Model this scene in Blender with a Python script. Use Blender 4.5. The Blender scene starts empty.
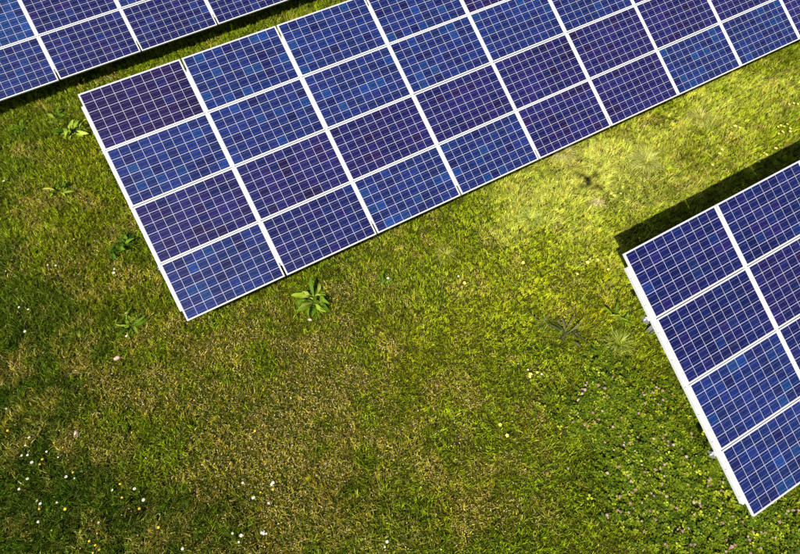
import bpy, math, random
import numpy as np
from mathutils import Vector, Matrix

random.seed(7)
RNG = np.random.default_rng(11)
SC = bpy.context.scene
COL = SC.collection

# ------------------------------------------------------------------ camera
CAM = np.array([1.2167, -4.6661, 8.7939])
FPX = 560.0                                    # focal length in px of an 800 x 554 picture
def rodrigues(r):
    t = np.linalg.norm(r); k = r / t
    K = np.array([[0, -k[2], k[1]], [k[2], 0, -k[0]], [-k[1], k[0], 0]])
    return np.eye(3) + math.sin(t) * K + (1 - math.cos(t)) * K @ K
RC = rodrigues(np.array([2.58719334, -0.664742002, 0.17468987]))   # rows: right, down, forward
cam_data = bpy.data.cameras.new('camera')
cam_data.sensor_width = 36.0
cam_data.lens = FPX / 800.0 * 36.0
cam_data.clip_start = 0.02
cam_data.clip_end = 500.0
cam = bpy.data.objects.new('camera', cam_data)
COL.objects.link(cam)
m = Matrix.Identity(4)
for i in range(3):
    m[i][0] = RC[0][i]; m[i][1] = -RC[1][i]; m[i][2] = -RC[2][i]; m[i][3] = CAM[i]
cam.matrix_world = m
SC.camera = cam

# ------------------------------------------------------------------ sun, sky, exposure
_v = RC.T @ np.array([(588 - 400) / FPX, (181.5 - 277) / FPX, 1.0])
SUN = _v / np.linalg.norm(_v)                  # direction the sunlight travels
elev = math.asin(-SUN[2])
azim = math.atan2(-SUN[0], -SUN[1])
world = bpy.data.worlds.new('World'); SC.world = world
world.use_nodes = True
nt = world.node_tree
bg = nt.nodes['Background']
sky = nt.nodes.new('ShaderNodeTexSky')
sky.sky_type = 'NISHITA'; sky.sun_disc = False
sky.sun_elevation = elev; sky.sun_rotation = azim
sky.air_density = 1.0; sky.dust_density = 1.0; sky.ozone_density = 1.0
nt.links.new(sky.outputs[0], bg.inputs[0])
bg.inputs[1].default_value = 0.055
sd = bpy.data.lights.new('sun', 'SUN')
sd.energy = 4.6; sd.angle = math.radians(0.53); sd.color = (1.0, 0.955, 0.86)
sun = bpy.data.objects.new('sun', sd); COL.objects.link(sun)
sun.rotation_euler = Vector(SUN).to_track_quat('-Z', 'Y').to_euler()
sun.location = (-8, -8, 20)
SC.view_settings.view_transform = 'Standard'
SC.view_settings.look = 'None'
SC.view_settings.gamma = 1.0
SC.view_settings.exposure = 0.75
SC.view_settings.use_curve_mapping = False

# ------------------------------------------------------------------ helpers
def px2dir(x, y):
    v = RC.T @ np.array([(x - 400) / FPX, (y - 277) / FPX, 1.0])
    return v
def px2ground(x, y, z=0.03):
    """Where the sight line of a photo pixel meets the ground."""
    d = px2dir(x, y); t = (z - CAM[2]) / d[2]
    p = CAM + d * t
    return p[0], p[1]
def project(P):
    c = (np.asarray(P) - CAM) @ RC.T
    return 400 + FPX * c[..., 0] / c[..., 2], 277 + FPX * c[..., 1] / c[..., 2]

_perm = RNG.random((256, 256))
def vnoise(x, y):
    x = np.asarray(x, float); y = np.asarray(y, float)
    xi = np.floor(x).astype(int); yi = np.floor(y).astype(int)
    fx = x - xi; fy = y - yi
    fx = fx * fx * (3 - 2 * fx); fy = fy * fy * (3 - 2 * fy)
    a = _perm[xi & 255, yi & 255]; b = _perm[(xi + 1) & 255, yi & 255]
    c = _perm[xi & 255, (yi + 1) & 255]; d = _perm[(xi + 1) & 255, (yi + 1) & 255]
    return (a * (1 - fx) + b * fx) * (1 - fy) + (c * (1 - fx) + d * fx) * fy
def fbm(x, y, o=4):
    s = 0; a = 0.5; n = 0
    for k in range(o):
        s = s + a * vnoise(x * 2 ** k + 17.3 * k, y * 2 ** k + 9.1 * k); n += a; a *= 0.5
    return s / n
def gz(x, y):
    return (fbm(np.asarray(x) * 1.3 + 40, np.asarray(y) * 1.3 + 40, 3) - 0.5) * 0.09

def tag(o, label=None, cat=None, group=None, kind=None):
    if label: o['label'] = label
    if cat: o['category'] = cat
    if group: o['group'] = group
    if kind: o['kind'] = kind
    return o
def link(o, parent=None):
    COL.objects.link(o)
    if parent is not None: o.parent = parent
    return o
def empty(name, loc, rz=0.0):
    e = bpy.data.objects.new(name, None); e.empty_display_size = 0.2
    e.location = loc; e.rotation_euler = (0, 0, rz)
    return link(e)

class MB:
    """collects shapes into one mesh"""
    def __init__(s): s.v = []; s.f = []; s.m = []
    def add(s, vs, fs, mi=0):
        n = len(s.v); s.v += [tuple(p) for p in vs]
        s.f += [tuple(i + n for i in f) for f in fs]; s.m += [mi] * len(fs)
        return s
    def box(s, x0, x1, y0, y1, z0, z1, mi=0):
        return s.add([(x0,y0,z0),(x1,y0,z0),(x1,y1,z0),(x0,y1,z0),(x0,y0,z1),(x1,y0,z1),(x1,y1,z1),(x0,y1,z1)],
                     [(3,2,1,0),(4,5,6,7),(0,1,5,4),(1,2,6,5),(2,3,7,6),(3,0,4,7)], mi)
    def bevel_box(s, x0, x1, y0, y1, z0, z1, b, mi=0):
        vs = []
        for z, i in ((z0, b), (z0 + b, 0), (z1 - b, 0), (z1, b)):
            for (x, y, sx, sy) in ((x0,y0,1,1),(x1,y0,-1,1),(x1,y1,-1,-1),(x0,y1,1,-1)):
                vs += [(x + sx * (i + b), y + sy * i, z), (x + sx * i, y + sy * (i + b), z)] if sx * sy < 0 else \
                      [(x + sx * i, y + sy * (i + b), z), (x + sx * (i + b), y + sy * i, z)]
        fs = [tuple(range(7, -1, -1)), tuple(range(24, 32))]
        for k in range(3):
            for j in range(8):
                a = k * 8 + j; c = k * 8 + (j + 1) % 8
                fs.append((a, c, c + 8, a + 8))
        return s.add(vs, fs, mi)
    def tube(s, pts, rad, n=8, mi=0):
        pts = [Vector(p) for p in pts]; rings = []
        if not hasattr(rad, '__len__'): rad = [rad] * len(pts)
        vs = []
        for i, p in enumerate(pts):
            d = (pts[min(i + 1, len(pts) - 1)] - pts[max(i - 1, 0)]).normalized()
            a = d.orthogonal().normalized(); b = d.cross(a)
            for k in range(n):
                t = 2 * math.pi * k / n
                vs.append(p + (a * math.cos(t) + b * math.sin(t)) * rad[i])
        fs = [tuple(range(n - 1, -1, -1)), tuple(range(len(vs) - n, len(vs)))]
        for i in range(len(pts) - 1):
            for k in range(n):
                a = i * n + k; c = i * n + (k + 1) % n
                fs.append((a, c, c + n, a + n))
        return s.add(vs, fs, mi)
    def mesh(s, name, mats, smooth=False):
        me = bpy.data.meshes.new(name)
        me.from_pydata(s.v, [], s.f)
        for mt in (mats if isinstance(mats, (list, tuple)) else [mats]): me.materials.append(mt)
        for p, i in zip(me.polygons, s.m): p.material_index = i; p.use_smooth = smooth
        me.update()
        return me
    def build(s, name, mats, parent=None, smooth=False):
        return link(bpy.data.objects.new(name, s.mesh(name, mats, smooth)), parent)

def np_mesh(name, verts, faces, mat, cols=None, extra=None):
    """verts (N,3); faces list of arrays (k,3) or (k,4); cols (N,3)"""
    me = bpy.data.meshes.new(name)
    me.vertices.add(len(verts)); me.vertices.foreach_set('co', np.ascontiguousarray(verts, np.float32).ravel())
    li = np.concatenate([f.ravel() for f in faces]).astype(np.int32)
    tot = np.concatenate([np.full(len(f), f.shape[1]) for f in faces]).astype(np.int32)
    st = np.concatenate([[0], np.cumsum(tot)[:-1]]).astype(np.int32)
    me.loops.add(len(li)); me.loops.foreach_set('vertex_index', li)
    me.polygons.add(len(tot)); me.polygons.foreach_set('loop_start', st)
    me.polygons.foreach_set('loop_total', tot)
    if cols is not None:
        a = me.attributes.new('col', 'FLOAT_COLOR', 'POINT')
        c = np.ones((len(verts), 4), np.float32); c[:, :3] = cols
        a.data.foreach_set('color', c.ravel())
    me.materials.append(mat)
    me.update(calc_edges=True)
    return me

# ------------------------------------------------------------------ materials
def new_mat(name):
    mt = bpy.data.materials.new(name); mt.use_nodes = True
    n = mt.node_tree; b = n.nodes['Principled BSDF']
    return mt, n, b
def plain(name, col, rough=0.5, metal=0.0, noise=0.0, nscale=20.0, spec=0.5):
    mt, n, b = new_mat(name)
    b.inputs['Roughness'].default_value = rough; b.inputs['Metallic'].default_value = metal
    b.inputs['Specular IOR Level'].default_value = spec
    if noise:
        tc = n.nodes.new('ShaderNodeTexCoord'); nz = n.nodes.new('ShaderNodeTexNoise')
        nz.inputs['Scale'].default_value = nscale; nz.inputs['Detail'].default_value = 5
        n.links.new(tc.outputs['Object'], nz.inputs['Vector'])
        r = n.nodes.new('ShaderNodeMapRange')
        r.inputs['From Min'].default_value = 0.3; r.inputs['From Max'].default_value = 0.7
        r.inputs['To Min'].default_value = 1 - noise; r.inputs['To Max'].default_value = 1 + noise * 0.4
        n.links.new(nz.outputs['Fac'], r.inputs['Value'])
        mx = n.nodes.new('ShaderNodeVectorMath'); mx.operation = 'SCALE'
        mx.inputs[0].default_value = col
        n.links.new(r.outputs[0], mx.inputs['Scale'])
        n.links.new(mx.outputs[0], b.inputs['Base Color'])
    else:
        b.inputs['Base Color'].default_value = (*col, 1)
    return mt
def leafmat(name, trans=0.3, rough=0.55, spec=0.3, col=None):
    """blade / leaf: colour from the mesh, some light passing through"""
    mt, n, b = new_mat(name)
    b.inputs['Roughness'].default_value = rough
    b.inputs['Specular IOR Level'].default_value = spec
    tr = n.nodes.new('ShaderNodeBsdfTranslucent'); mx = n.nodes.new('ShaderNodeMixShader')
    mx.inputs[0].default_value = trans
    if col is None:
        a = n.nodes.new('ShaderNodeAttribute'); a.attribute_name = 'col'
        src = a.outputs['Color']
        n.links.new(src, b.inputs['Base Color']); n.links.new(src, tr.inputs['Color'])
    else:
        b.inputs['Base Color'].default_value = (*col, 1); tr.inputs['Color'].default_value = (*col, 1)
    out = n.nodes['Material Output']
    n.links.new(b.outputs[0], mx.inputs[1]); n.links.new(tr.outputs[0], mx.inputs[2])
    n.links.new(mx.outputs[0], out.inputs['Surface'])
    return mt

M_FRAME = plain('white_aluminium', (0.66, 0.66, 0.66), 0.40, 0.15, 0.05, 9)
M_RAIL = plain('pale_rail', (0.62, 0.62, 0.62), 0.45, 0.1, 0.08, 14)
M_GALV = plain('galvanised_steel', (0.50, 0.51, 0.52), 0.45, 0.7, 0.2, 25)
M_BOLT = plain('dark_bolt', (0.16, 0.16, 0.16), 0.4, 0.7)

def laminate(name):
    mt, n, b = new_mat(name)
    b.inputs['Base Color'].default_value = (0.50, 0.49, 0.54, 1)
    b.inputs['Roughness'].default_value = 0.5
    b.inputs['Coat Weight'].default_value = 1.0
    b.inputs['Coat Roughness'].default_value = 0.12
    b.inputs['Coat IOR'].default_value = 1.42
    return mt
M_BACK = laminate('white_backsheet')

def cellmat():
    mt, n, b = new_mat('silicon_cell')
    at = n.nodes.new('ShaderNodeAttribute'); at.attribute_name = 'col'
    oi = n.nodes.new('ShaderNodeTexCoord')
    geo = n.nodes.new('ShaderNodeNewGeometry')
    vo = n.nodes.new('ShaderNodeTexVoronoi'); vo.inputs['Scale'].default_value = 55
    n.links.new(geo.outputs['Position'], vo.inputs['Vector'])
    sp = n.nodes.new('ShaderNodeSeparateColor'); n.links.new(vo.outputs['Color'], sp.inputs[0])
    r = n.nodes.new('ShaderNodeMapRange'); r.inputs['To Min'].default_value = 0.72; r.inputs['To Max'].default_value = 1.3
    n.links.new(sp.outputs[0], r.inputs['Value'])
    nz = n.nodes.new('ShaderNodeTexNoise'); nz.inputs['Scale'].default_value = 1.7; nz.inputs['Detail'].default_value = 3
    n.links.new(geo.outputs['Position'], nz.inputs['Vector'])
    r2 = n.nodes.new('ShaderNodeMapRange'); r2.inputs['From Min'].default_value = .3; r2.inputs['From Max'].default_value = .7
    r2.inputs['To Min'].default_value = 0.82; r2.inputs['To Max'].default_value = 1.2
    n.links.new(nz.outputs['Fac'], r2.inputs['Value'])
    mu = n.nodes.new('ShaderNodeMath'); mu.operation = 'MULTIPLY'
    n.links.new(r.outputs[0], mu.inputs[0]); n.links.new(r2.outputs[0], mu.inputs[1])
    sc = n.nodes.new('ShaderNodeVectorMath'); sc.operation = 'SCALE'
    n.links.new(at.outputs['Color'], sc.inputs[0]); n.links.new(mu.outputs[0], sc.inputs['Scale'])
    # busbars: two printed silver lines along the cell
    uv = n.nodes.new('ShaderNodeUVMap'); uv.uv_map = 'UVMap'
    sx = n.nodes.new('ShaderNodeSeparateXYZ'); n.links.new(uv.outputs[0], sx.inputs[0])
    a1 = n.nodes.new('ShaderNodeMath'); a1.operation = 'MULTIPLY'; a1.inputs[1].default_value = 2.0
    n.links.new(sx.outputs['Y'], a1.inputs[0])
    a2 = n.nodes.new('ShaderNodeMath'); a2.operation = 'FRACT'; n.links.new(a1.outputs[0], a2.inputs[0])
    a3 = n.nodes.new('ShaderNodeMath'); a3.operation = 'SUBTRACT'; a3.inputs[1].default_value = 0.5
    n.links.new(a2.outputs[0], a3.inputs[0])
    a4 = n.nodes.new('ShaderNodeMath'); a4.operation = 'ABSOLUTE'; n.links.new(a3.outputs[0], a4.inputs[0])
    a5 = n.nodes.new('ShaderNodeMath'); a5.operation = 'LESS_THAN'; a5.inputs[1].default_value = 0.024
    n.links.new(a4.outputs[0], a5.inputs[0])
    mx = n.nodes.new('ShaderNodeMix'); mx.data_type = 'RGBA'
    n.links.new(a5.outputs[0], mx.inputs['Factor'])
    n.links.new(sc.outputs[0], mx.inputs['A']); mx.inputs['B'].default_value = (0.105, 0.105, 0.19, 1)
    n.links.new(mx.outputs['Result'], b.inputs['Base Color'])
    b.inputs['Roughness'].default_value = 0.45
    b.inputs['Coat Weight'].default_value = 1.0
    b.inputs['Coat Roughness'].default_value = 0.12
    b.inputs['Coat IOR'].default_value = 1.30
    b.inputs['Specular IOR Level'].default_value = 0.12
    return mt
M_CELL = cellmat()

def groundmat():
    mt, n, b = new_mat('turf_soil')
    geo = n.nodes.new('ShaderNodeNewGeometry')
    n1 = n.nodes.new('ShaderNodeTexNoise'); n1.inputs['Scale'].default_value = 0.9; n1.inputs['Detail'].default_value = 6
    n2 = n.nodes.new('ShaderNodeTexNoise'); n2.inputs['Scale'].default_value = 38; n2.inputs['Detail'].default_value = 6
    for q in (n1, n2): n.links.new(geo.outputs['Position'], q.inputs['Vector'])
    c1 = n.nodes.new('ShaderNodeValToRGB'); e = c1.color_ramp.elements
    e[0].position = .35; e[0].color = (0.030, 0.046, 0.003, 1); e[1].position = .66; e[1].color = (0.066, 0.064, 0.005, 1)
    n.links.new(n1.outputs['Fac'], c1.inputs[0])
    c2 = n.nodes.new('ShaderNodeValToRGB'); e = c2.color_ramp.elements
    e[0].position = .36; e[0].color = (0.35, 0.35, 0.35, 1); e[1].position = .7; e[1].color = (1.5, 1.4, 1.2, 1)
    n.links.new(n2.outputs['Fac'], c2.inputs[0])
    mx = n.nodes.new('ShaderNodeMix'); mx.data_type = 'RGBA'; mx.blend_type = 'MULTIPLY'; mx.inputs['Factor'].default_value = 1
    n.links.new(c1.outputs[0], mx.inputs['A']); n.links.new(c2.outputs[0], mx.inputs['B'])
    n.links.new(mx.outputs['Result'], b.inputs['Base Color'])
    b.inputs['Roughness'].default_value = 0.95; b.inputs['Specular IOR Level'].default_value = 0.1
    bp = n.nodes.new('ShaderNodeBump'); bp.inputs['Strength'].default_value = 0.8; bp.inputs['Distance'].default_value = 0.03
    n.links.new(n2.outputs['Fac'], bp.inputs['Height']); n.links.new(bp.outputs[0], b.inputs['Normal'])
    return mt
M_SOIL = groundmat()
M_GRASS = leafmat('grass_blade', 0.32, 0.6, 0.10)
M_LEAF = leafmat('broad_leaf', 0.22, 0.55, 0.08)
M_LITTER = leafmat('dry_litter', 0.15, 0.8, 0.1)

# ------------------------------------------------------------------ ground
fine = np.arange(-16, 24.01, 0.2)
gx = np.concatenate([[-220, -120, -60, -32, -22], fine, [30, 42, 70, 130, 230]])
fine_y = np.arange(-16, 20.01, 0.2)
gy = np.concatenate([[-220, -120, -60, -32, -22], fine_y, [26, 40, 70, 130, 230]])
GX, GY = np.meshgrid(gx, gy, indexing='ij')
gv = np.stack([GX, GY, gz(GX, GY)], -1).reshape(-1, 3)
nx, ny = len(gx), len(gy)
I = np.arange(nx * ny).reshape(nx, ny)
gf = np.stack([I[:-1, :-1], I[1:, :-1], I[1:, 1:], I[:-1, 1:]], -1).reshape(-1, 4)
gme = np_mesh('ground', gv, [gf], M_SOIL)
gme.polygons.foreach_set('use_smooth', np.ones(len(gme.polygons), bool))
tag(link(bpy.data.objects.new('ground', gme)), 'grassy field floor of dark soil under the turf', kind='structure')

# ------------------------------------------------------------------ solar arrays
ALPHA = 0.41684
PU, PV = 1.7159, 1.01
PL, PW = 1.684, 0.998          # panel length, width
CA, SA = math.cos(ALPHA), math.sin(ALPHA)
CPX, CPY = 0.1640, 0.1598      # cell pitch
CGX, CGY = 0.0056, 0.0062      # white gap between cells

PALS = {'plum': (0.0100, 0.0050, 0.045), 'violet': (0.0085, 0.0076, 0.066), 'navy': (0.0052, 0.0078, 0.060),
        'blue': (0.0060, 0.0140, 0.085), 'azure': (0.0060, 0.0280, 0.125)}
PNAMES = list(PALS)
NVAR = 12
def cell_color(pal):
    c = np.array(PALS[pal]) * random.uniform(0.86, 1.16)
    c = c * np.array([random.uniform(.8, 1.3), random.uniform(.88, 1.15), random.uniform(.92, 1.08)])
    return c
def cell_shape():
    w, h = CPX - CGX, CPY - CGY
    mb = MB().box(-w/2, w/2, -h/2, h/2, -0.0012, 0.0)
    return mb
def add_uv(me, ncell=1):
    uv = me.uv_layers.new(name='UVMap')
    w, h = CPX - CGX, CPY - CGY
    return uv
CELLS = {}
for pn in PNAMES:
    CELLS[pn] = []
    for k in range(NVAR):
        me = cell_shape().mesh('cell', M_CELL)
        c = cell_color(pn)
        a = me.attributes.new('col', 'FLOAT_COLOR', 'POINT')
        for d in a.data: d.color = (*c, 1)
        uv = me.uv_layers.new(name='UVMap')
        w, h = CPX - CGX, CPY - CGY
        for lp in me.loops:
            co = me.vertices[lp.vertex_index].co
            uv.data[lp.index].uv = (co.x / w + .5, co.y / h + .5)
        CELLS[pn].append((me, c))

# panel: laminate slab; its frame: four mitred bars
def panel_mesh():
    return MB().box(0.006, PL - 0.006, 0.006, PW - 0.006, -0.009, -0.004).mesh('panel', M_BACK)
def frame_mesh():
    mb = MB(); L = 0.013; D = 0.038
    o = [(0, 0), (PL, 0), (PL, PW), (0, PW)]; i = [(L, L), (PL - L, L), (PL - L, PW - L), (L, PW - L)]
    b = 0.0015
    ob = [(b, b), (PL - b, b), (PL - b, PW - b), (b, PW - b)]
    vs = [(x, y, -D) for x, y in o] + [(x, y, -b) for x, y in o] + [(x, y, 0) for x, y in ob] + \
         [(x, y, 0) for x, y in i] + [(x, y, -D) for x, y in i]
    fs = []
    for k in range(4):
        j = (k + 1) % 4
        fs += [(k, j, j + 4, k + 4), (k + 4, j + 4, j + 8, k + 8), (k + 8, j + 8, j + 12, k + 12),
               (k + 12, j + 12, j + 16, k + 16), (k + 16, j + 16, j, k)]
    return mb.add(vs, fs).mesh('frame', M_FRAME)
ME_PANEL, ME_FRAME = panel_mesh(), frame_mesh()

def solar_array(origin, yaw, hb, c0, c1, palmap, default, label, post_cols, left_end, right_end, bolts=False):
    root = empty('solar_array', (origin[0], origin[1], 0), yaw)
    tag(root, label, 'solar array', 'tilted solar arrays standing in the field')
    cyaw, syaw = math.cos(yaw), math.sin(yaw)
    def loc(u, s, w=0.0):                       # u along the row, s up the slope, w along the normal
        return (u, s * CA - w * SA, hb + s * SA + w * CA)
    def wpos(p):
        return (origin[0] + p[0] * cyaw - p[1] * syaw, origin[1] + p[0] * syaw + p[1] * cyaw, p[2])
    panels = []
    for c in range(c0, c1):
        for r in range(4):
            p = bpy.data.objects.new('panel', ME_PANEL); link(p, root)
            u0 = c * PU + (PU - PL) / 2; s0 = (3 - r) * PV + (PV - PW) / 2
            jz = random.uniform(-0.002, 0.002)
            p.location = loc(u0 + random.uniform(-.003, .003), s0 + random.uniform(-.002, .002), jz)
            p.rotation_euler = (ALPHA + random.uniform(-.0015, .0015), random.uniform(-.0015, .0015), 0)
            f = bpy.data.objects.new('frame', ME_FRAME); link(f, p)
            # apparent size in the photo
            q = np.array([wpos(loc(u0 + a * PL, s0 + b * PW)) for a, b in ((0, 0), (1, 0), (1, 1), (0, 1))])
            X, Y = project(q)
            area = 0.5 * abs(sum(X[i] * Y[(i + 1) % 4] - X[(i + 1) % 4] * Y[i] for i in range(4)))
            inside = np.mean((X > 0) & (X < 800) & (Y > 0) & (Y < 554))
            panels.append((area * inside, c, r, p, u0, s0))
    order = sorted(panels, key=lambda t: -t[0])
    single = {id(t[3]) for t in order[:5]}      # 5 x 60 = 300 cells as objects of their own
    vs = []; fs = []; cs = []; uvs = []
    mx, my = (PL - 10 * CPX) / 2, (PW - 6 * CPY) / 2
    w, h = (CPX - CGX) / 2, (CPY - CGY) / 2
    for area, c, r, p, u0, s0 in panels:
        pal = palmap.get((c, r)) or random.choice(default)
        k = PNAMES.index(pal)
        if pal == 'plum': p['label'] = 'darker plum tinted panel'
        near = [PNAMES[max(0, k - 1)], PNAMES[min(4, k + 1)]]
        for i in range(10):
            for j in range(6):
                pn = pal if random.random() < 0.80 else random.choice(near)
                me, col = random.choice(CELLS[pn])
                cx, cy = mx + (i + .5) * CPX, my + (j + .5) * CPY
                if id(p) in single:
                    o = bpy.data.objects.new('cell', me); o.location = (cx, cy, -0.0026)
                    link(o, p)
                else:
                    M = p.rotation_euler.to_matrix()
                    n = len(vs)
                    for z in (-0.0038, -0.0026):
                        for a, b in ((-w, -h), (w, -h), (w, h), (-w, h)):
                            vs.append(tuple(M @ Vector((cx + a, cy + b, z)) + p.location)); cs.append(col)
                            uvs.append((a / w / 2 + .5, b / h / 2 + .5))
                    fs += [(n+4, n+5, n+6, n+7), (n, n+1, n+5, n+4), (n+1, n+2, n+6, n+5), (n+2, n+3, n+7, n+6), (n+3, n, n+4, n+7)]
    me = np_mesh('cells', np.array(vs), [np.array(fs)], M_CELL, np.array(cs))
    me.shade_flat()
    uv = me.uv_layers.new(name='UVMap')
    li = np.empty(len(me.loops), np.int32); me.loops.foreach_get('vertex_index', li)
    uv.data.foreach_set('uv', np.array(uvs, np.float32)[li].ravel())
    tag(link(bpy.data.objects.new('cells', me), root), kind='stuff')
    # rails up the slope under every seam
    rail_s0, rail_s1 = 0.20, 3.84
    rme = MB().box(-0.0250, 0.0250, rail_s0, rail_s1, -0.10, -0.0405).box(-0.0145, 0.0145, rail_s0 + .05, rail_s1 - .05, -0.0405, -0.003).mesh('rail', M_RAIL)
    bme = MB().tube([(0, 0, -0.012), (0, 0, 0.006)], 0.006, 6).mesh('bolt', M_BOLT)
    for c in range(c0, c1 + 1):
        r = bpy.data.objects.new('rail', rme); link(r, root)
        r.location = loc(c * PU, 0); r.rotation_euler = (ALPHA, 0, 0)
        if c in (c0, c1) and (bolts or c == c0):
            for s in np.arange(0.32, 3.75, 0.42):
                b = bpy.data.objects.new('bolt', bme); link(b, r)
                b.location = (-0.0205 if c == c0 else 0.0205, s, -0.0405)
    # purlins along the row, open C profile, sticking out at the ends
    x0 = c0 * PU - (0.055 if bolts else 0.03); x1 = c1 * PU + 0.115
    for s in (0.97, 3.06):
        mb = MB()
        mb.box(x0, x1, -0.035, 0.035, -0.110, -0.1035); mb.box(x0, x1, -0.035, -0.029, -0.185, -0.110)
        mb.box(x0, x1, -0.029, 0.035, -0.185, -0.179)
        o = mb.build('purlin', M_GALV, root); o.location = loc(0, s); o.rotation_euler = (ALPHA, 0, 0)
        for xe, sg in ((x0, -1), (x1, 1)):      # bolted end plate
            e = MB().box(xe - .004 if sg < 0 else xe, xe if sg < 0 else xe + .004, -0.06, 0.05, -0.19, -0.085)
            e.tube([(xe + sg * .004, .0, -.14), (xe + sg * .03, .0, -.14)], .014, 6)
            e.tube([(xe + sg * .004, .03, -.10), (xe + sg * .022, .03, -.10)], .011, 6)
            q = e.build('end_plate', M_GALV, o)
    # posts: H profile, driven into the ground
    for c in post_cols:
        for s in (0.97, 3.06):
            top = loc(c * PU, s, -0.19)
            mb = MB(); zt = top[2] + 0.01
            mb.box(-.05, .05, -.045, -.039, -.25, zt); mb.box(-.05, .05, .039, .045, -.25, zt)
            mb.box(-.003, .003, -.039, .039, -.25, zt)
            o = mb.build('post', M_GALV, root); o.location = (top[0] + .86, top[1], 0)
        a = loc(c * PU + .86, 3.0, -0.2); b = loc(c * PU + .86, 1.3, -0.2)
        # diagonal brace from the rear post's foot to the front of the rail
        mb = MB().tube([(a[0] + .06, a[1] - .02, 0.35), (b[0] + .06, b[1], b[2] - .01)], .02, 6)
        mb.build('brace', M_GALV, root)
    return root

pm = {(0,0):'plum',(0,1):'blue',(0,2):'violet',(0,3):'blue',(1,0):'blue',(1,1):'blue',(1,2):'violet',(1,3):'navy',
      (2,0):'blue',(2,1):'blue',(2,2):'violet',(2,3):'blue',(3,0):'blue',(3,1):'blue',(3,2):'violet',(3,3):'blue',
      (4,0):'plum',(4,1):'blue',(4,2):'violet',(4,3):'violet',(5,1):'blue',(5,2):'violet',(5,3):'violet',(6,2):'violet',(6,3):'blue',
      (7,2):'violet',(7,3):'blue',(8,3):'violet'}
solar_array((0, 0), 0, 0.55, 0, 10, pm, ['violet', 'blue', 'navy'],
            'longest tilted solar array, four panels high, crossing from left of centre to upper right', [0, 2, 4, 6, 8], True, True)
solar_array((5.832, -6.489), 0.0002, 0.4807, 0, 5, {(0,0):'navy',(0,1):'navy',(0,2):'blue',(0,3):'blue',(1,0):'navy',(1,1):'violet',(1,2):'navy',(2,0):'navy'},
            ['navy', 'violet', 'blue'], 'solar array at the right edge, its left end beside the pink clover', [0, 2, 3], True, True, True)
solar_array((-0.5216, 6.4412), 0.0147, 0.4618, -3, 6, {(-1,2):'azure',(-1,3):'blue',(0,2):'navy',(0,3):'navy',(1,3):'navy',(1,2):'blue',(2,3):'navy'},
            ['navy', 'blue', 'navy'], 'dark blue solar array cut off by the upper left corner', [-3, -1, 1, 3, 5], False, True)

# ------------------------------------------------------------------ turf zones (world positions)
def blob_field(blobs, x, y):
    f = np.zeros_like(x)
    for px, py, rad, wt in blobs:
        bx, by = px2ground(px, py)
        f = f + wt * np.exp(-((x - bx) ** 2 + (y - by) ** 2) / (rad * rad))
    return f
DRY = [(300,410,1.1,.9),(340,360,.9,.7),(240,440,.8,.8),(40,205,.7,.9),(110,380,.6,.7),(190,370,.7,.8),(120,430,.6,.6),(460,510,.8,.9),
       (330,500,.9,.7),(180,480,.6,.6),(10,370,.4,.8),(520,480,.6,.35),(420,430,.7,.3),(560,450,.5,.4),(260,510,.7,.7),(150,290,.5,.5),
       (60,270,.5,.5),(350,300,.6,.4),(440,240,.5,.4),(470,400,.6,.4),(530,380,.6,.35)]
LUSH_FALLOFF = [(5,330,1.3,.8),(5,150,.8,.5),(0,440,1.0,.8),(0,540,1.2,.9),(90,545,1.0,.6),(300,552,.8,.5),(400,554,.7,.3),(60,360,.7,.9),(50,390,.6,.7),(30,480,1.0,.8),(210,540,.8,.9),(100,520,.8,.7),(290,420,.3,.5),(200,130,1,.2),  # dark lush grass, plus the lens's border falloff painted into its colour
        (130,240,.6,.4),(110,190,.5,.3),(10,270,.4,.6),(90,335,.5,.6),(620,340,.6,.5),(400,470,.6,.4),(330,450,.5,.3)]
PALE_GLOW = [(590,160,1.1,.9),(650,165,.9,.6),(560,200,.8,.5),(700,110,1.2,.5),(520,215,.6,.5),(760,90,1.0,.4),(610,240,.8,.3),(560,150,.7,.5),(640,190,.8,.4)]  # pale grass, its colour also lightened to paint the antisolar bright spot
YELL = [(590,300,.7,.8),(610,270,.5,.6),(430,330,1.0,.5),(500,300,1.0,.5),(90,150,.8,.7),(120,280,.6,.7),(240,290,.6,.6),(160,330,.4,.5),(650,130,1,.3),(720,150,1,.4),(80,220,.8,.5),
        (430,380,.7,.4),(430,500,.6,.5)]
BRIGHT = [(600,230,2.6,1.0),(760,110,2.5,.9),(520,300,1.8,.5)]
CLOV = [(610,420,.75,.9),(640,470,.85,.9),(700,480,.7,.8),(600,380,.45,.8),(760,535,.8,.8),(690,530,.7,.7),(570,400,.3,.5),(650,400,.45,.6)]

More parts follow.
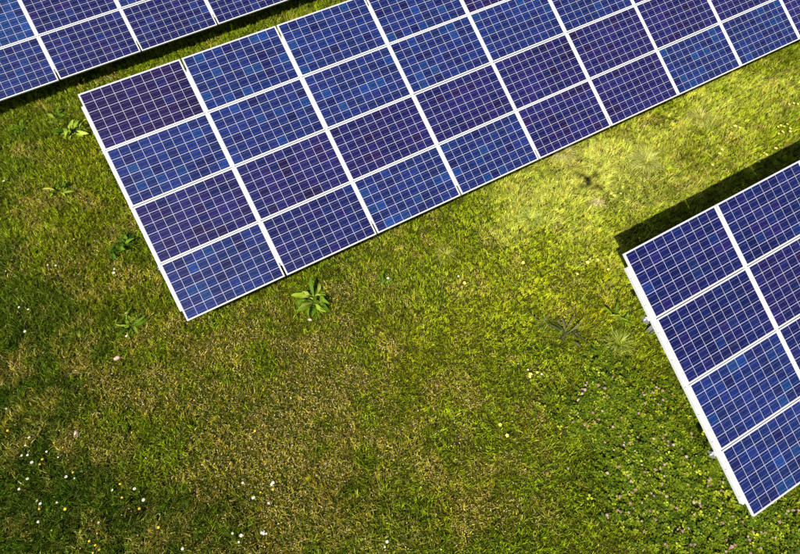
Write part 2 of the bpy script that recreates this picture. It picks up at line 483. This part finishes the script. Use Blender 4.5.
# the stretch of field around what the photograph shows
XMIN, XMAX, YMIN, YMAX = -11.0, 19.5, -14.5, 12.5
def covered(x, y):
    """under one of the arrays (seen from the camera)"""
    m = np.zeros(len(x), bool)
    for ox, oy, u0, u1, hb in ((0, 0, 0, 10, .55), (5.832, -6.489, 0, 5, .48), (-.52, 6.44, -3, 6, .46)):
        # a ground point is hidden if the sight line to it crosses the panel plane inside the array
        d = np.stack([x - CAM[0], y - CAM[1], np.full_like(x, -CAM[2])], -1)
        n = np.array([0, -SA, CA]); o = np.array([ox, oy, hb])
        t = ((o - CAM) @ n) / (d @ n)
        q = CAM + d * t[:, None] - o
        s = q[:, 1] * CA + q[:, 2] * SA
        m |= (t > 0) & (t < 1) & (q[:, 0] > u0 * PU + .15) & (q[:, 0] < u1 * PU - .15) & (s > .15) & (s < 3.9)
    return m
WID = None
def scatter(n_per_m2, margin_frac=0.16, seed=1):
    """points over the field: dense in view, thin round about"""
    r = np.random.default_rng(seed)
    A = (XMAX - XMIN) * (YMAX - YMIN)
    n = int(A * n_per_m2)
    x = r.uniform(XMIN, XMAX, n); y = r.uniform(YMIN, YMAX, n)
    X, Y = project(np.stack([x, y, np.zeros(n)], -1))
    out = np.maximum(np.maximum(-X, X - 800), np.maximum(-Y, Y - 554)).clip(0) / 65.0      # metres outside the frame, roughly
    prob = np.clip(1 - (out - .3) * .28, .10, 1)
    prob = np.where(out > 6.5, 0, prob)
    prob = np.where(covered(x, y), np.minimum(prob, .12), prob)
    k = r.random(n) < prob
    global WID
    WID = 1 / np.sqrt(prob[k])                   # fewer, broader blades where the sward is thinned out
    return x[k], y[k]

def fields(x, y):
    wx = x + (fbm(x * 1.1 + 5, y * 1.1, 3) - .5) * 1.5; wy = y + (fbm(x * 1.1, y * 1.1 + 31, 3) - .5) * 1.5
    n1 = fbm(x * 0.9 + 3, y * 0.9 + 8, 4); n2 = fbm(x * 2.6 + 60, y * 2.6 + 20, 4); n3 = fbm(x * 7 + 10, y * 7 + 70, 3)
    dry = np.clip(blob_field(DRY, wx, wy) * 0.9 + (n2 - .5) * 2.0 + (n3 - .5) * 1.2 - 0.16, 0, 1)
    lush_falloff = np.clip(blob_field(LUSH_FALLOFF, wx, wy) * 1.15 + (n1 - .5) * 1.5 + (n3 - .5) * .7, 0, 1)
    pale = np.clip(blob_field(PALE_GLOW, wx, wy) + (n2 - .5) * .9 + (n3 - .5) * .5, 0, 1)
    yell = np.clip(blob_field(YELL, wx, wy) + (n1 - .5) * .9 + (n3 - .5) * .4, 0, 1)
    cb = blob_field(CLOV, wx, wy); clov = np.clip(cb * .95 + ((n2 - .5) * 1.1 + (n3 - .5) * 1.6) * np.clip(cb * 2.2 - .1, 0, 1), 0, 1)
    return dry, lush_falloff, pale, yell, clov

def lerp(a, b, t): return a * (1 - t[:, None]) + np.array(b) * t[:, None]

def blades(x, y, length, width, lean, az, cols, seed, z0=None, curve=0.6):
    """bent tapering blades: five corners, a quad and a tip triangle each"""
    r = np.random.default_rng(seed); n = len(x)
    z = gz(x, y) - 0.006 if z0 is None else z0
    dx, dy = np.cos(az), np.sin(az)
    sx, sy = -dy, dx
    tw = r.uniform(-.9, .9, n)                       # blade face twisted against its lean
    sx2 = sx * np.cos(tw) + dx * np.sin(tw); sy2 = sy * np.cos(tw) + dy * np.sin(tw)
    l1 = length * 0.55
    a1 = lean * (1 - curve * .5); a2 = np.minimum(lean * (1 + curve), 2.0)
    mxh = l1 * np.sin(a1); mz = l1 * np.cos(a1)
    txh = mxh + length * .45 * np.sin(a2); tz = mz + length * .45 * np.cos(a2)
    tz = np.maximum(tz, 0.008)
    P = np.empty((n, 5, 3), np.float32); hw = width / 2
    P[:, 0] = np.stack([x - sx2 * hw * .7, y - sy2 * hw * .7, z], -1)
    P[:, 1] = np.stack([x + sx2 * hw * .7, y + sy2 * hw * .7, z], -1)
    P[:, 2] = np.stack([x + dx * mxh + sx2 * hw, y + dy * mxh + sy2 * hw, z + mz], -1)
    P[:, 3] = np.stack([x + dx * mxh - sx2 * hw, y + dy * mxh - sy2 * hw, z + mz], -1)
    P[:, 4] = np.stack([x + dx * txh, y + dy * txh, z + tz], -1)
    b = np.arange(n) * 5
    q = np.stack([b, b + 1, b + 2, b + 3], -1); t = np.stack([b + 3, b + 2, b + 4], -1)
    C = np.repeat(cols[:, None, :], 5, 1)
    return P.reshape(-1, 3), q, t, C.reshape(-1, 3)
def blade_object(name, x, y, length, width, lean, az, cols, seed, label=None, mat=None, curve=.6, cat=None, kind='stuff'):
    P, q, t, C = blades(x, y, length, width, lean, az, cols, seed, curve=curve)
    me = np_mesh(name, P, [q, t], mat or M_GRASS, C)
    return tag(link(bpy.data.objects.new(name, me)), label, cat, kind=kind)

# green sward
x, y = scatter(3300, 0.14, 21); wid = WID
# gather the blades into small bunches so that the sward breaks into tufts and gaps
r = np.random.default_rng(5)
cellx, celly = np.floor(x / .11), np.floor(y / .11)
hx = vnoise(cellx * 3.7, celly * 5.1); hy = vnoise(cellx * 6.3 + 9, celly * 2.9 + 4)
tx, ty = (cellx + .15 + .7 * hx) * .11, (celly + .15 + .7 * hy) * .11
pull = r.uniform(0, .55, len(x))
x = x * (1 - pull) + tx * pull; y = y * (1 - pull) + ty * pull
dry, lush_falloff, pale, yell, clov = fields(x, y)
keep = r.random(len(x)) < 1 - .45 * dry - .40 * clov
x, y, dry, lush_falloff, pale, yell, clov, hx, hy, tx, ty, wid = [a[keep] for a in (x, y, dry, lush_falloff, pale, yell, clov, hx, hy, tx, ty, wid)]
n = len(x)
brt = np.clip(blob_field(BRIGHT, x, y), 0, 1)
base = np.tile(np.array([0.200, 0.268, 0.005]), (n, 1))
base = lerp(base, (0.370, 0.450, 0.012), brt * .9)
base = lerp(base, (0.048, 0.098, 0.004), lush_falloff * .9)
base = lerp(base, (0.370, 0.345, 0.005), yell * .5)
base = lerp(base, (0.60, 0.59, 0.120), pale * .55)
base = lerp(base, (0.40, 0.255, 0.022), dry * .52)
straw = (r.random(n) < .04 + .20 * dry + .06 * pale).astype(float)
base = lerp(base, (0.46, 0.36, 0.10), straw * .8)
base *= (np.exp(r.normal(0, .38, n)) * (.55 + .88 * hx))[:, None]
base = np.minimum(base, .75)
base[:, 0] *= np.exp(r.normal(0, .10, n))
length = (.055 + .035 * r.random(n) + .045 * lush_falloff + .055 * pale - .015 * dry) * r.uniform(.7, 1.4, n) * (.6 + .8 * hy)
width = r.uniform(.006, .0125, n) * wid; length *= wid ** .5
lean = np.clip(np.abs(r.normal(.55, .35, n)) + .25 * pale, .05, 1.45)
# blades of one bunch lean alike
az = r.uniform(0, 2 * np.pi, n)
# long blades comb over in the same direction here and there
comb = fbm(x * .8 + 90, y * .8 + 12, 3) * 4 * np.pi
az = np.where(r.random(n) < .45, np.floor(hx * 997) + hy * 31 + r.normal(0, .5, n), az)
az = np.where(r.random(n) < .25 + .3 * pale, comb + r.normal(0, .6, n), az)
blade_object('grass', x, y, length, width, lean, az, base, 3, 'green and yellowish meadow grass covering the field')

# dead straw lying in the sward
x, y = scatter(420, 0.12, 33)
r = np.random.default_rng(6)
dry, lush_falloff, pale, yell, clov = fields(x, y)
k = r.random(len(x)) < .16 + 1.0 * dry + .35 * pale - .3 * lush_falloff - .3 * clov
x, y, dry, pale = x[k], y[k], dry[k], pale[k]; n = len(x)
c = np.tile(np.array([.46, .33, .10]), (n, 1)); c = lerp(c, (.30, .19, .07), r.random(n) * .8); c = lerp(c, (.62, .57, .27), pale * .7)
c *= np.exp(r.normal(0, .3, n))[:, None]
blade_object('dry_grass', x, y, r.uniform(.05, .11, n), r.uniform(.004, .008, n), r.uniform(.7, 1.35, n), r.uniform(0, 6.28, n), c, 4,
             'dead straw coloured grass lying among the green', mat=M_LITTER, curve=.25)

# small withered seed heads and leaf flecks on top of the sward
def flecks(name, x, y, size, zlo, zhi, cols, seed, label, mat, tilt=.8):
    r = np.random.default_rng(seed); n = len(x)
    z = gz(x, y) + r.uniform(zlo, zhi, n)
    az = r.uniform(0, 6.28, n); tl = r.normal(0, tilt, n); el = r.uniform(1.0, 2.2, n)
    a = np.stack([np.cos(az), np.sin(az), np.zeros(n)], -1)
    b = np.stack([-np.sin(az) * np.cos(tl), np.cos(az) * np.cos(tl), np.sin(tl)], -1)
    o = np.stack([x, y, z], -1); s = size[:, None]
    P = np.empty((n, 4, 3)); 
    P[:, 0] = o - a * s * el[:, None] * .5; P[:, 1] = o - b * s * .5 + a * s * .1
    P[:, 2] = o + a * s * el[:, None] * .5; P[:, 3] = o + b * s * .5 - a * s * .05
    P[:, 2, 2] -= size * .2
    f = np.arange(n * 4).reshape(n, 4)
    me = np_mesh(name, P.reshape(-1, 3), [f], mat, np.repeat(cols[:, None], 4, 1).reshape(-1, 3))
    return tag(link(bpy.data.objects.new(name, me)), label, kind='stuff')
x, y = scatter(420, 0.12, 44)
r = np.random.default_rng(8)
dry, lush_falloff, pale, yell, clov = fields(x, y)
k = r.random(len(x)) < .03 + .85 * dry - .2 * clov
x, y = x[k], y[k]; n = len(x)
c = np.tile(np.array([.58, .43, .21]), (n, 1)); c = lerp(c, (.34, .20, .07), (r.random(n) < .3) * .9); c = lerp(c, (.66, .58, .36), (r.random(n) < .25) * .8)
c *= np.exp(r.normal(0, .22, n))[:, None]
flecks('seed_heads', x, y, r.uniform(.007, .016, n), .03, .07, c, 9, 'pale tan seed heads and flecks on dry turf', M_LITTER)

# low broad herb leaves (moss, daisy and plantain leaves) between the blades
x, y = scatter(420, 0.1, 55)
r = np.random.default_rng(10)
dry, lush_falloff, pale, yell, clov = fields(x, y)
k = r.random(len(x)) < .12 + .45 * lush_falloff + .2 * dry - .2 * pale
x, y, lush_falloff = x[k], y[k], lush_falloff[k]; n = len(x)
c = np.tile(np.array([.13, .19, .005]), (n, 1)); c = lerp(c, (.045, .10, .012), lush_falloff); c = lerp(c, (.20, .27, .02), (r.random(n) < .25) * .9)
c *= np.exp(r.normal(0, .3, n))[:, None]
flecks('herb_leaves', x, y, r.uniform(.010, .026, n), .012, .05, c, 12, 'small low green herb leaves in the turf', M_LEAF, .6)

# clover patch: three leaflets to a leaf
x, y = scatter(900, 0.1, 66)
r = np.random.default_rng(13)
dry, lush_falloff, pale, yell, clov = fields(x, y)
k = r.random(len(x)) < np.clip(clov * 1.2 - .18, 0, 1)
x, y = x[k], y[k]; n = len(x)
hn = fbm(x * 3.2, y * 3.2, 3)
z = gz(x, y) + .015 + .17 * hn * r.uniform(.4, 1.1, n)
tz_, ta = r.normal(0, .35, n), r.uniform(0, 6.28, n)
rad = r.uniform(.020, .046, n)
P = []; C = []
cc = np.tile(np.array([.11, .155, .005]), (n, 1)); cc = lerp(cc, (.34, .38, .025), (r.random(n) < .42) * r.random(n)); cc = lerp(cc, (.04, .08, .006), (r.random(n) < .4) * .85)
cc *= np.exp(r.normal(0, .25, n))[:, None]
for j in range(3):
    a = ta + j * 2.094; up = np.sin(tz_ + j) * .3
    d = np.stack([np.cos(a), np.sin(a), up], -1); s_ = np.stack([-np.sin(a), np.cos(a), np.zeros(n)], -1)
    o = np.stack([x, y, z], -1)
    L = rad[:, None]
    quad = np.stack([o, o + d * L * .75 + s_ * L * .5 + [0, 0, .003], o + d * L * 1.15, o + d * L * .75 - s_ * L * .5 + [0, 0, .003]], 1)
    P.append(quad.reshape(-1, 3)); C.append(np.repeat(cc[:, None], 4, 1).reshape(-1, 3))
P = np.concatenate(P); C = np.concatenate(C)
me = np_mesh('clover', P, [np.arange(len(P)).reshape(-1, 4)], M_LEAF, C)
tag(link(bpy.data.objects.new('clover', me)), 'bright green clover leaves forming a patch beside the right array', kind='stuff')

# ------------------------------------------------------------------ weeds
def colored_leaf(L, W, col, bend, r_):
    """one leaf: pointed, folded along its midrib, arching; 2 x 5 quads with a stalk"""
    prof = [(0, .10), (.18, .35), (.42, 1.0), (.66, .92), (.86, .5), (1, .03)]
    vs = []; fs = []
    for t, w in prof:
        ang = .75 - bend * t
        xx = L * t * (1 - .12 * bend * t); zz = L * (t * math.sin(.75) * .55 - bend * .45 * t * t)
        wv = W / 2 * w; rip = r_.uniform(-.2, .2) * W; wv *= r_.uniform(.8, 1.2)
        vs += [(xx, -wv, zz + wv * .35 + rip), (xx, 0, zz), (xx, wv, zz + wv * .35 - rip)]
    for i in range(len(prof) - 1):
        a = i * 3
        fs += [(a, a + 1, a + 4, a + 3), (a + 1, a + 2, a + 5, a + 4)]
    me = bpy.data.meshes.new('leaf'); me.from_pydata(vs, [], fs)
    at = me.attributes.new('col', 'FLOAT_COLOR', 'POINT')
    for i, d in enumerate(at.data):
        k = 1.35 if i % 3 == 1 else r_.uniform(.85, 1.1)
        d.color = (col[0] * k, col[1] * k, col[2] * k, 1)
    me.materials.append(M_LEAF)
    for p in me.polygons: p.use_smooth = True
    return me
def rosette(name, px, py, nleaf, L, W, cols, label, cat, seed, lift=.02, group=None):
    WEEDS.append((px, py, L))
    r_ = random.Random(seed)
    gx_, gy_ = px2ground(px, py)
    root = empty(name, (gx_, gy_, float(gz(gx_, gy_)) + lift))
    tag(root, label, cat, group)
    mb = MB().tube([(0, 0, -lift - .02), (0, 0, .015)], [.012, .006], 6)
    mb.build('crown', M_STEM, root)
    for i in range(nleaf):
        c = r_.choice(cols)
        o = bpy.data.objects.new('leaf', colored_leaf(1.35 * L * r_.uniform(.3, 1.2), 1.05 * W * r_.uniform(.7, 1.15), c, r_.uniform(.5, 1.5), r_))
        link(o, root)
        o.rotation_euler = (r_.uniform(-.9, .9), r_.uniform(-.7, .25), i * 2.4 + r_.uniform(-.6, .6))
        o.location = (r_.gauss(0, .05), r_.gauss(0, .05), .004 * (i % 3) - .01)
    return root
WEEDS = []
M_STEM = plain('green_stem', (.09, .12, .03), .6)
LG = [(.20, .27, .015), (.11, .18, .008), (.33, .38, .05), (.07, .13, .006)]
DG = [(.05, .11, .006), (.09, .17, .010), (.03, .07, .005)]
MG = [(.10, .175, .008), (.06, .12, .005), (.18, .25, .02)]
rosette('dock_plant', 315, 301, 36, .27, .085, LG, 'large pale green dock plant below the longest array near its lower left', 'weed', 1, .05)
rosette('dock_plant', 123, 246, 32, .20, .070, DG + MG[:1], 'dark glossy dock plant left of the longest array halfway down its end', 'weed', 2, .05)
rosette('dock_plant', 129, 324, 17, .24, .050, MG + LG[:1], 'narrow leaved dock plant left of the longest array\'s lowest corner', 'weed', 3, .05)
rosette('dock_plant', 72, 132, 44, .27, .085, LG + MG, 'leafy bright green dock clump by the longest array\'s upper left corner', 'weed', 4, .06)
rosette('dock_plant', 62, 192, 20, .24, .045, MG + LG, 'thin leaved weed rosette in grass near the left edge above the daisies', 'weed', 5, .05)
rosette('dock_plant', 57, 118, 17, .18, .055, MG, 'small weed rosette just left of the leafy bright dock clump', 'weed', 6, .05)
rosette('thistle', 566, 336, 22, .26, .040, [(.07, .07, .03), (.11, .10, .05), (.04, .055, .015)], 'withered dark thistle left of the right array', 'weed', 7, .05)
rosette('thistle', 545, 326, 12, .20, .028, [(.12, .10, .04), (.07, .08, .02)], 'smaller browned thistle beside the withered dark thistle', 'weed', 8, .04)
rosette('dock_plant', 620, 318, 20, .20, .040, LG, 'light green narrow weed close to the right array\'s left edge', 'weed', 9, .05)
rosette('dock_plant', 382, 281, 20, .15, .030, DG, 'small dark weed in the grass right of the large pale dock plant', 'weed', 10, .04)
rosette('dock_plant', 780, 46, 17, .20, .04, DG, 'dark weed at the longest array\'s lower edge by the right border', 'weed', 12, .03)
rosette('dock_plant', 20, 132, 17, .18, .05, MG, 'weed rosette in the left border\'s grass under the upper left array', 'weed', 13, .04)

r = np.random.default_rng(77); xs = []; ys = []
for px, py, L in WEEDS:
    cx, cy = px2ground(px, py); k_ = 170
    a = r.uniform(0, 6.28, k_); d = np.abs(r.normal(0, L * .8, k_)) + .02
    xs.append(cx + np.cos(a) * d); ys.append(cy + np.sin(a) * d)
x = np.concatenate(xs); y = np.concatenate(ys); n = len(x)
c = np.tile(np.array([.12, .20, .008]), (n, 1)); c = lerp(c, (.30, .32, .04), r.random(n) ** 2); c *= np.exp(r.normal(0, .35, n))[:, None]
blade_object('weed_grass', x, y, r.uniform(.08, .17, n), r.uniform(.006, .011, n), r.uniform(.2, 1.1, n), r.uniform(0, 6.28, n), c, 78, 'longer green grass growing round the weeds')

def tuft(name, px, py, nb, L, spread, col, label, seed, wid=.0095):
    r = np.random.default_rng(seed); cx, cy = px2ground(px, py)
    a = r.uniform(0, 6.28, nb); d = np.abs(r.normal(0, spread * .55, nb))
    x = cx + np.cos(a) * d; y = cy + np.sin(a) * d
    c = np.tile(np.array(col), (nb, 1)) * np.exp(r.normal(0, .28, nb))[:, None]
    P, q, t, C = blades(x, y, L * r.uniform(.5, 1.15, nb), r.uniform(.7, 1.3, nb) * wid, np.clip(r.normal(1.05, .25, nb), .2, 1.4), a + r.normal(0, .35, nb), c, seed)
    me = np_mesh(name, P, [q, t], M_GRASS, C)
    return tag(link(bpy.data.objects.new(name, me)), label, 'grass tuft', 'long grass tufts')
tuft('grass_tuft', 645, 163, 420, .34, .16, (.52, .53, .13), 'large pale tuft of long splayed grass above the right array\'s shadow', 1)
tuft('grass_tuft', 530, 219, 300, .26, .12, (.44, .48, .09), 'pale grass tuft in open grass below the longest array\'s middle', 2)
tuft('grass_tuft', 562, 152, 260, .28, .2, (.62, .56, .24), 'straw pale grass tuft hugging the longest array\'s lower edge above the drone shadow', 3)
tuft('grass_tuft', 597, 203, 160, .13, .10, (.80, .60, .42), 'small pinkish dead grass tuft just below the drone shadow', 4)
tuft('grass_tuft', 618, 344, 260, .27, .14, (.33, .38, .06), 'green grass tuft by the left edge of the right array', 5)
tuft('grass_tuft', 700, 118, 260, .26, .2, (.50, .50, .13), 'yellowish grass tuft beneath the longest array toward the right border', 6)
tuft('grass_tuft', 445, 255, 220, .20, .14, (.36, .36, .06), 'olive grass tuft left of the pale tuft in open grass', 7)

# ------------------------------------------------------------------ flowers
M_WHITE = plain('white_petal', (.80, .78, .74), .6)
M_YEL = plain('yellow_petal', (.80, .55, .02), .55)
M_CREAM = plain('cream_petal', (.80, .68, .16), .6)
M_PINK = plain('pink_floret', (.60, .30, .34), .7)
M_PINK2 = plain('pale_pink_floret', (.70, .50, .46), .7)
def daisy_mesh(name, petal, centre, R_, npet, h, rc):
    mb = MB().tube([(0, 0, -.02), (.004, .002, h * .5), (0, 0, h)], .0016, 4, 2)
    for i in range(npet):
        a = 2 * math.pi * i / npet; w = math.pi / npet * .92
        d = lambda an, rr, z: (math.cos(an) * rr, math.sin(an) * rr, h + z)
        mb.add([d(a, rc * .6, .001), d(a - w, R_ * .7, .004), d(a, R_, .002), d(a + w, R_ * .7, .004)], [(0, 1, 2, 3)], 0)
    vs = [(math.cos(i * math.pi / 4) * rc, math.sin(i * math.pi / 4) * rc, h + .002) for i in range(8)] + \
         [(math.cos(i * math.pi / 4) * rc * .6, math.sin(i * math.pi / 4) * rc * .6, h + .006) for i in range(8)]
    mb.add(vs, [tuple(range(8, 16))] + [(i, (i + 1) % 8, 8 + (i + 1) % 8, 8 + i) for i in range(8)], 1)
    return mb.mesh(name, [petal, centre, M_STEM])
def head_mesh(name, mat, R_, h, seed):
    """round clover head of small florets"""
    r_ = random.Random(seed)
    mb = MB().tube([(0, 0, -.02), (.005, .0, h * .5), (0, 0, h)], .0018, 4, 1)
    for i in range(26):
        t = (i + .5) / 26; ph = math.acos(1 - 1.5 * t); a = i * 2.4
        d = Vector((math.sin(ph) * math.cos(a), math.sin(ph) * math.sin(a), math.cos(ph)))
        s = d.orthogonal().normalized(); u = d.cross(s); c = Vector((0, 0, h)); rr = R_ * r_.uniform(.8, 1.1)
        mb.add([c + d * rr * .3 + s * R_ * .22, c + d * rr * .3 - s * R_ * .22, c + d * rr + u * R_ * .12], [(0, 1, 2)])
        mb.add([c + d * rr * .3 + u * R_ * .22, c + d * rr * .3 - u * R_ * .22, c + d * rr - s * R_ * .12], [(0, 1, 2)])
    return mb.mesh(name, [mat, M_STEM])
DAISY = [daisy_mesh('daisy', M_WHITE, M_YEL, s, k, h, s * .32) for s, k, h in ((.022, 12, .085), (.019, 11, .075), (.024, 13, .095))]
DAND = [daisy_mesh('dandelion', M_YEL, M_YEL, s, k, h, s * .5) for s, k, h in ((.019, 12, .08), (.023, 14, .095))]
CREAM = [daisy_mesh('primrose', M_CREAM, M_YEL, s, 5, h, s * .28) for s, h in ((.038, .10), (.031, .09))]
CLOVH = [head_mesh('clover_flower', mt, s, h, i) for i, (mt, s, h) in enumerate(((M_PINK, .019, .13), (M_PINK2, .024, .14), (M_PINK, .023, .15), (M_PINK2, .018, .13)))]
def flower(name, meshes, px, py, label, group, h=.07):
    x, y = px2ground(px, py, .08)
    o = bpy.data.objects.new(name, random.choice(meshes)); link(o)
    o.location = (x, y, float(gz(x, y))); s = random.uniform(.7, 1.1); o.scale = (s, s, random.uniform(1.0, 1.25))
    o.rotation_euler = (random.uniform(-.2, .2), random.uniform(-.2, .2), random.uniform(0, 6.28))
    tag(o, label, 'flower', group)
def crop(ox, oy, L): return [(ox + a / 2.663, oy + b / 2.663) for a, b in L]
W1 = crop(0, 346, [(11,165),(78,247),(70,268),(127,278),(82,311),(62,291),(75,290),(152,298),(180,349),(200,352),(301,382),(358,385),(100,412),
     (110,423),(153,414),(104,466),(267,472),(386,412),(50,380),(72,355),(487,538),(620,499),(645,503),(700,498),(640,520),(708,500)])
for p in W1: flower('daisy', DAISY, *p, 'white daisy in the dark grass of the lower left', 'white daisies of the lower left')
W2 = crop(0, 180, [(128,228),(148,228),(195,160),(303,235),(305,248),(58,340),(75,349),(70,403),(335,416),(10,365-360)])
for p in W2: flower('daisy', DAISY, *p, 'white daisy in the grass left of the longest array\'s end', 'white daisies left of the longest array')
W3 = crop(250, 346, [(742,66),(778,76),(58,367),(8,402),(45,420),(35,497),(370,525),(355,535),(30,499),(-23,366-346+346-0)]) + crop(250, 180, [(555,257),(368,262)]) + crop(0, 346, [(725,366),(673,402),(712,420)])
for p in W3: flower('daisy', DAISY, *p, 'white daisy scattered in the open grass of the bottom centre', 'white daisies of the bottom centre')
Y1 = crop(0, 346, [(17,222),(144,261),(168,268),(112,302),(109,317),(197,338),(320,371),(328,408),(372,437),(104,431),(177,431),(262,496),(241,521),
     (258,529),(252,547),(265,545),(695,390),(725,384),(680,228),(427,480)])
for p in Y1: flower('dandelion', DAND, *p, 'small yellow dandelion in the dark grass of the lower left', 'yellow dandelions of the lower left')
Y2 = crop(500, 0, [(738,338),(748,350),(758,340),(768,346),(742,355),(755,354),(764,336),(748,336),(772,352)])
for p in Y2: flower('primrose', CREAM, *p, 'pale yellow flower in the tight cluster near the right border', 'clustered pale yellow flowers near the right border')
Y3 = crop(500, 0, [(583,408),(592,400),(588,414),(703,410),(706,413),(633,342),(627,340),(780,275),(768,280),(792,278),(735,400),(690,432),(560,445)])
for p in Y3: flower('primrose', CREAM, *p, 'pale yellow flower in bright grass above the right array\'s shadow', 'pale yellow flowers above the right array')
Y4 = crop(500, 180, [(385,115),(370,155),(370,163),(327,163),(642,15),(642,26),(630,32),(352,166)]) + [(784,165),(798,159),(797,157)]
for p in Y4: flower('dandelion', DAND, *p, 'yellow flower standing in the dark shadow strip of the right array', 'yellow flowers in the shadow strip')
Y5 = crop(500, 180, [(235,220),(255,213),(290,240),(205,250),(75,525),(100,515),(150,10),(290,40),(300,45),(228,15),(322,40)]) + crop(250, 180, [(568,275),(728,222)]) + crop(250, 346, [(667,212),(680,238),(748,80)])
for p in Y5: flower('primrose', CREAM, *p, 'small pale yellow flower scattered in the bright middle grass', 'pale yellow flowers of the bright middle grass')
PK = [(205,150),(225,110),(232,105),(237,178),(250,210),(300,215),(320,245),(300,275),(325,270),(275,255),(210,145),(172,330),(335,340),(350,385),(320,400),
      (385,155),(405,130),(445,270),(430,345),(410,330),(485,295),(490,343),(430,368),(545,355),(550,380),(465,440),(375,495),(470,490),(375,335),(615,537),(690,537),
      (620,390),(580,470),(555,285),(265,175),(215,120),(520,420),(530,430),(500,400),(460,270),(475,272),(440,240),(760,435),(775,440),(788,433),(740,470),(700,500),(650,515),(790,487)]
pk = crop(500, 346, PK)
rp = random.Random(99)
tries = 0
while len(pk) < 150 and tries < 4000:
    tries += 1
    a, b = rp.uniform(560, 800), rp.uniform(370, 554)
    gx_, gy_ = px2ground(a, b)
    f = fields(np.array([gx_]), np.array([gy_]))[4][0]
    if rp.random() < f - .15: pk.append((a, b))
for p in pk: flower('clover_flower', CLOVH, *p, 'pink clover head in the clover patch left of and below the right array', 'pink clover heads')

# pale stones lying in the turf
M_STONE = plain('pale_stone', (.55, .42, .34), .85, 0, .25, 30)
for i, (px, py, s, lab) in enumerate(((117, 358, .045, 'pale pinkish stone in the grass below the longest array\'s lowest corner'), (77, 434, .05, 'flat pale stone among daisies of the lower left'),
        (310, 320, .035, 'small pink stone beside the large pale dock plant'), (126, 313, .03, 'small reddish stone by the narrow leaved dock plant'))):
    r_ = random.Random(i); x, y = px2ground(px, py)
    vs = []; fs = []
    for k, (zz, rr) in enumerate(((-.6, .7), (-.1, 1.0), (.35, .8), (.55, .4))):
        for j in range(9):
            a = j * 2 * math.pi / 9
            q = rr * r_.uniform(.85, 1.15)
            vs.append((math.cos(a) * q * s * 1.2, math.sin(a) * q * s * .8, zz * s))
    for k in range(3):
        for j in range(9): fs.append((k*9+j, k*9+(j+1)%9, (k+1)*9+(j+1)%9, (k+1)*9+j))
    fs += [tuple(range(27, 36)), tuple(range(8, -1, -1))]
    o = MB().add(vs, fs).build('stone', M_STONE, None, True)
    o.location = (x, y, float(gz(x, y)) + .03); o.rotation_euler = (0, 0, i * 1.3)
    tag(o, lab, 'stone')

# ------------------------------------------------------------------ the drone that took the picture (its shadow lies on the grass)
M_DRONE = plain('dark_drone_shell', (.10, .10, .11), .45)
M_PROP = plain('black_propeller', (.03, .03, .03), .4)
M_LENS = plain('lens_glass', (.01, .01, .012), .1)
dpos = CAM - SUN * 0.16
heading = math.atan2(RC[2][1], RC[2][0])
dr = empty('drone', tuple(dpos), heading)
tag(dr, 'small dark quadcopter drone in the air, casting the blurred shadow on the grass', 'drone')
MB().bevel_box(-.13, .12, -.065, .065, -.035, .045, .02).build('body', M_DRONE, dr)
for sx in (-1, 1):
    for sy in (-1, 1):
        ax, ay = sx * .15, sy * .17
        MB().tube([(sx * .07, sy * .03, .01), (ax, ay, .02)], [.026, .024], 8).build('arm', M_DRONE, dr)
        mo = MB().tube([(ax, ay, .005), (ax, ay, .045)], .042, 12).build('motor', M_DRONE, dr)
        pr = MB()
        an = random.uniform(0, 3.1)
        for s in (0, math.pi):
            c_, s_ = math.cos(an + s), math.sin(an + s)
            pr.add([(ax + c_ * t - s_ * w, ay + s_ * t + c_ * w, .050 + zz) for t, w, zz in ((.01, -.014, 0), (.05, -.028, -.002), (.115, -.016, 0), (.115, .014, .002), (.05, .026, .004), (.01, .014, .002))] +
                   [(ax + c_ * t - s_ * w, ay + s_ * t + c_ * w, .0485 + zz) for t, w, zz in ((.01, -.014, 0), (.05, -.028, -.002), (.115, -.016, 0), (.115, .014, .002), (.05, .026, .004), (.01, .014, .002))],
                   [(0, 1, 2, 3, 4, 5), (11, 10, 9, 8, 7, 6)] + [(i, i + 6, (i + 1) % 6 + 6, (i + 1) % 6) for i in range(6)])
        pr.build('propeller', M_PROP, dr)
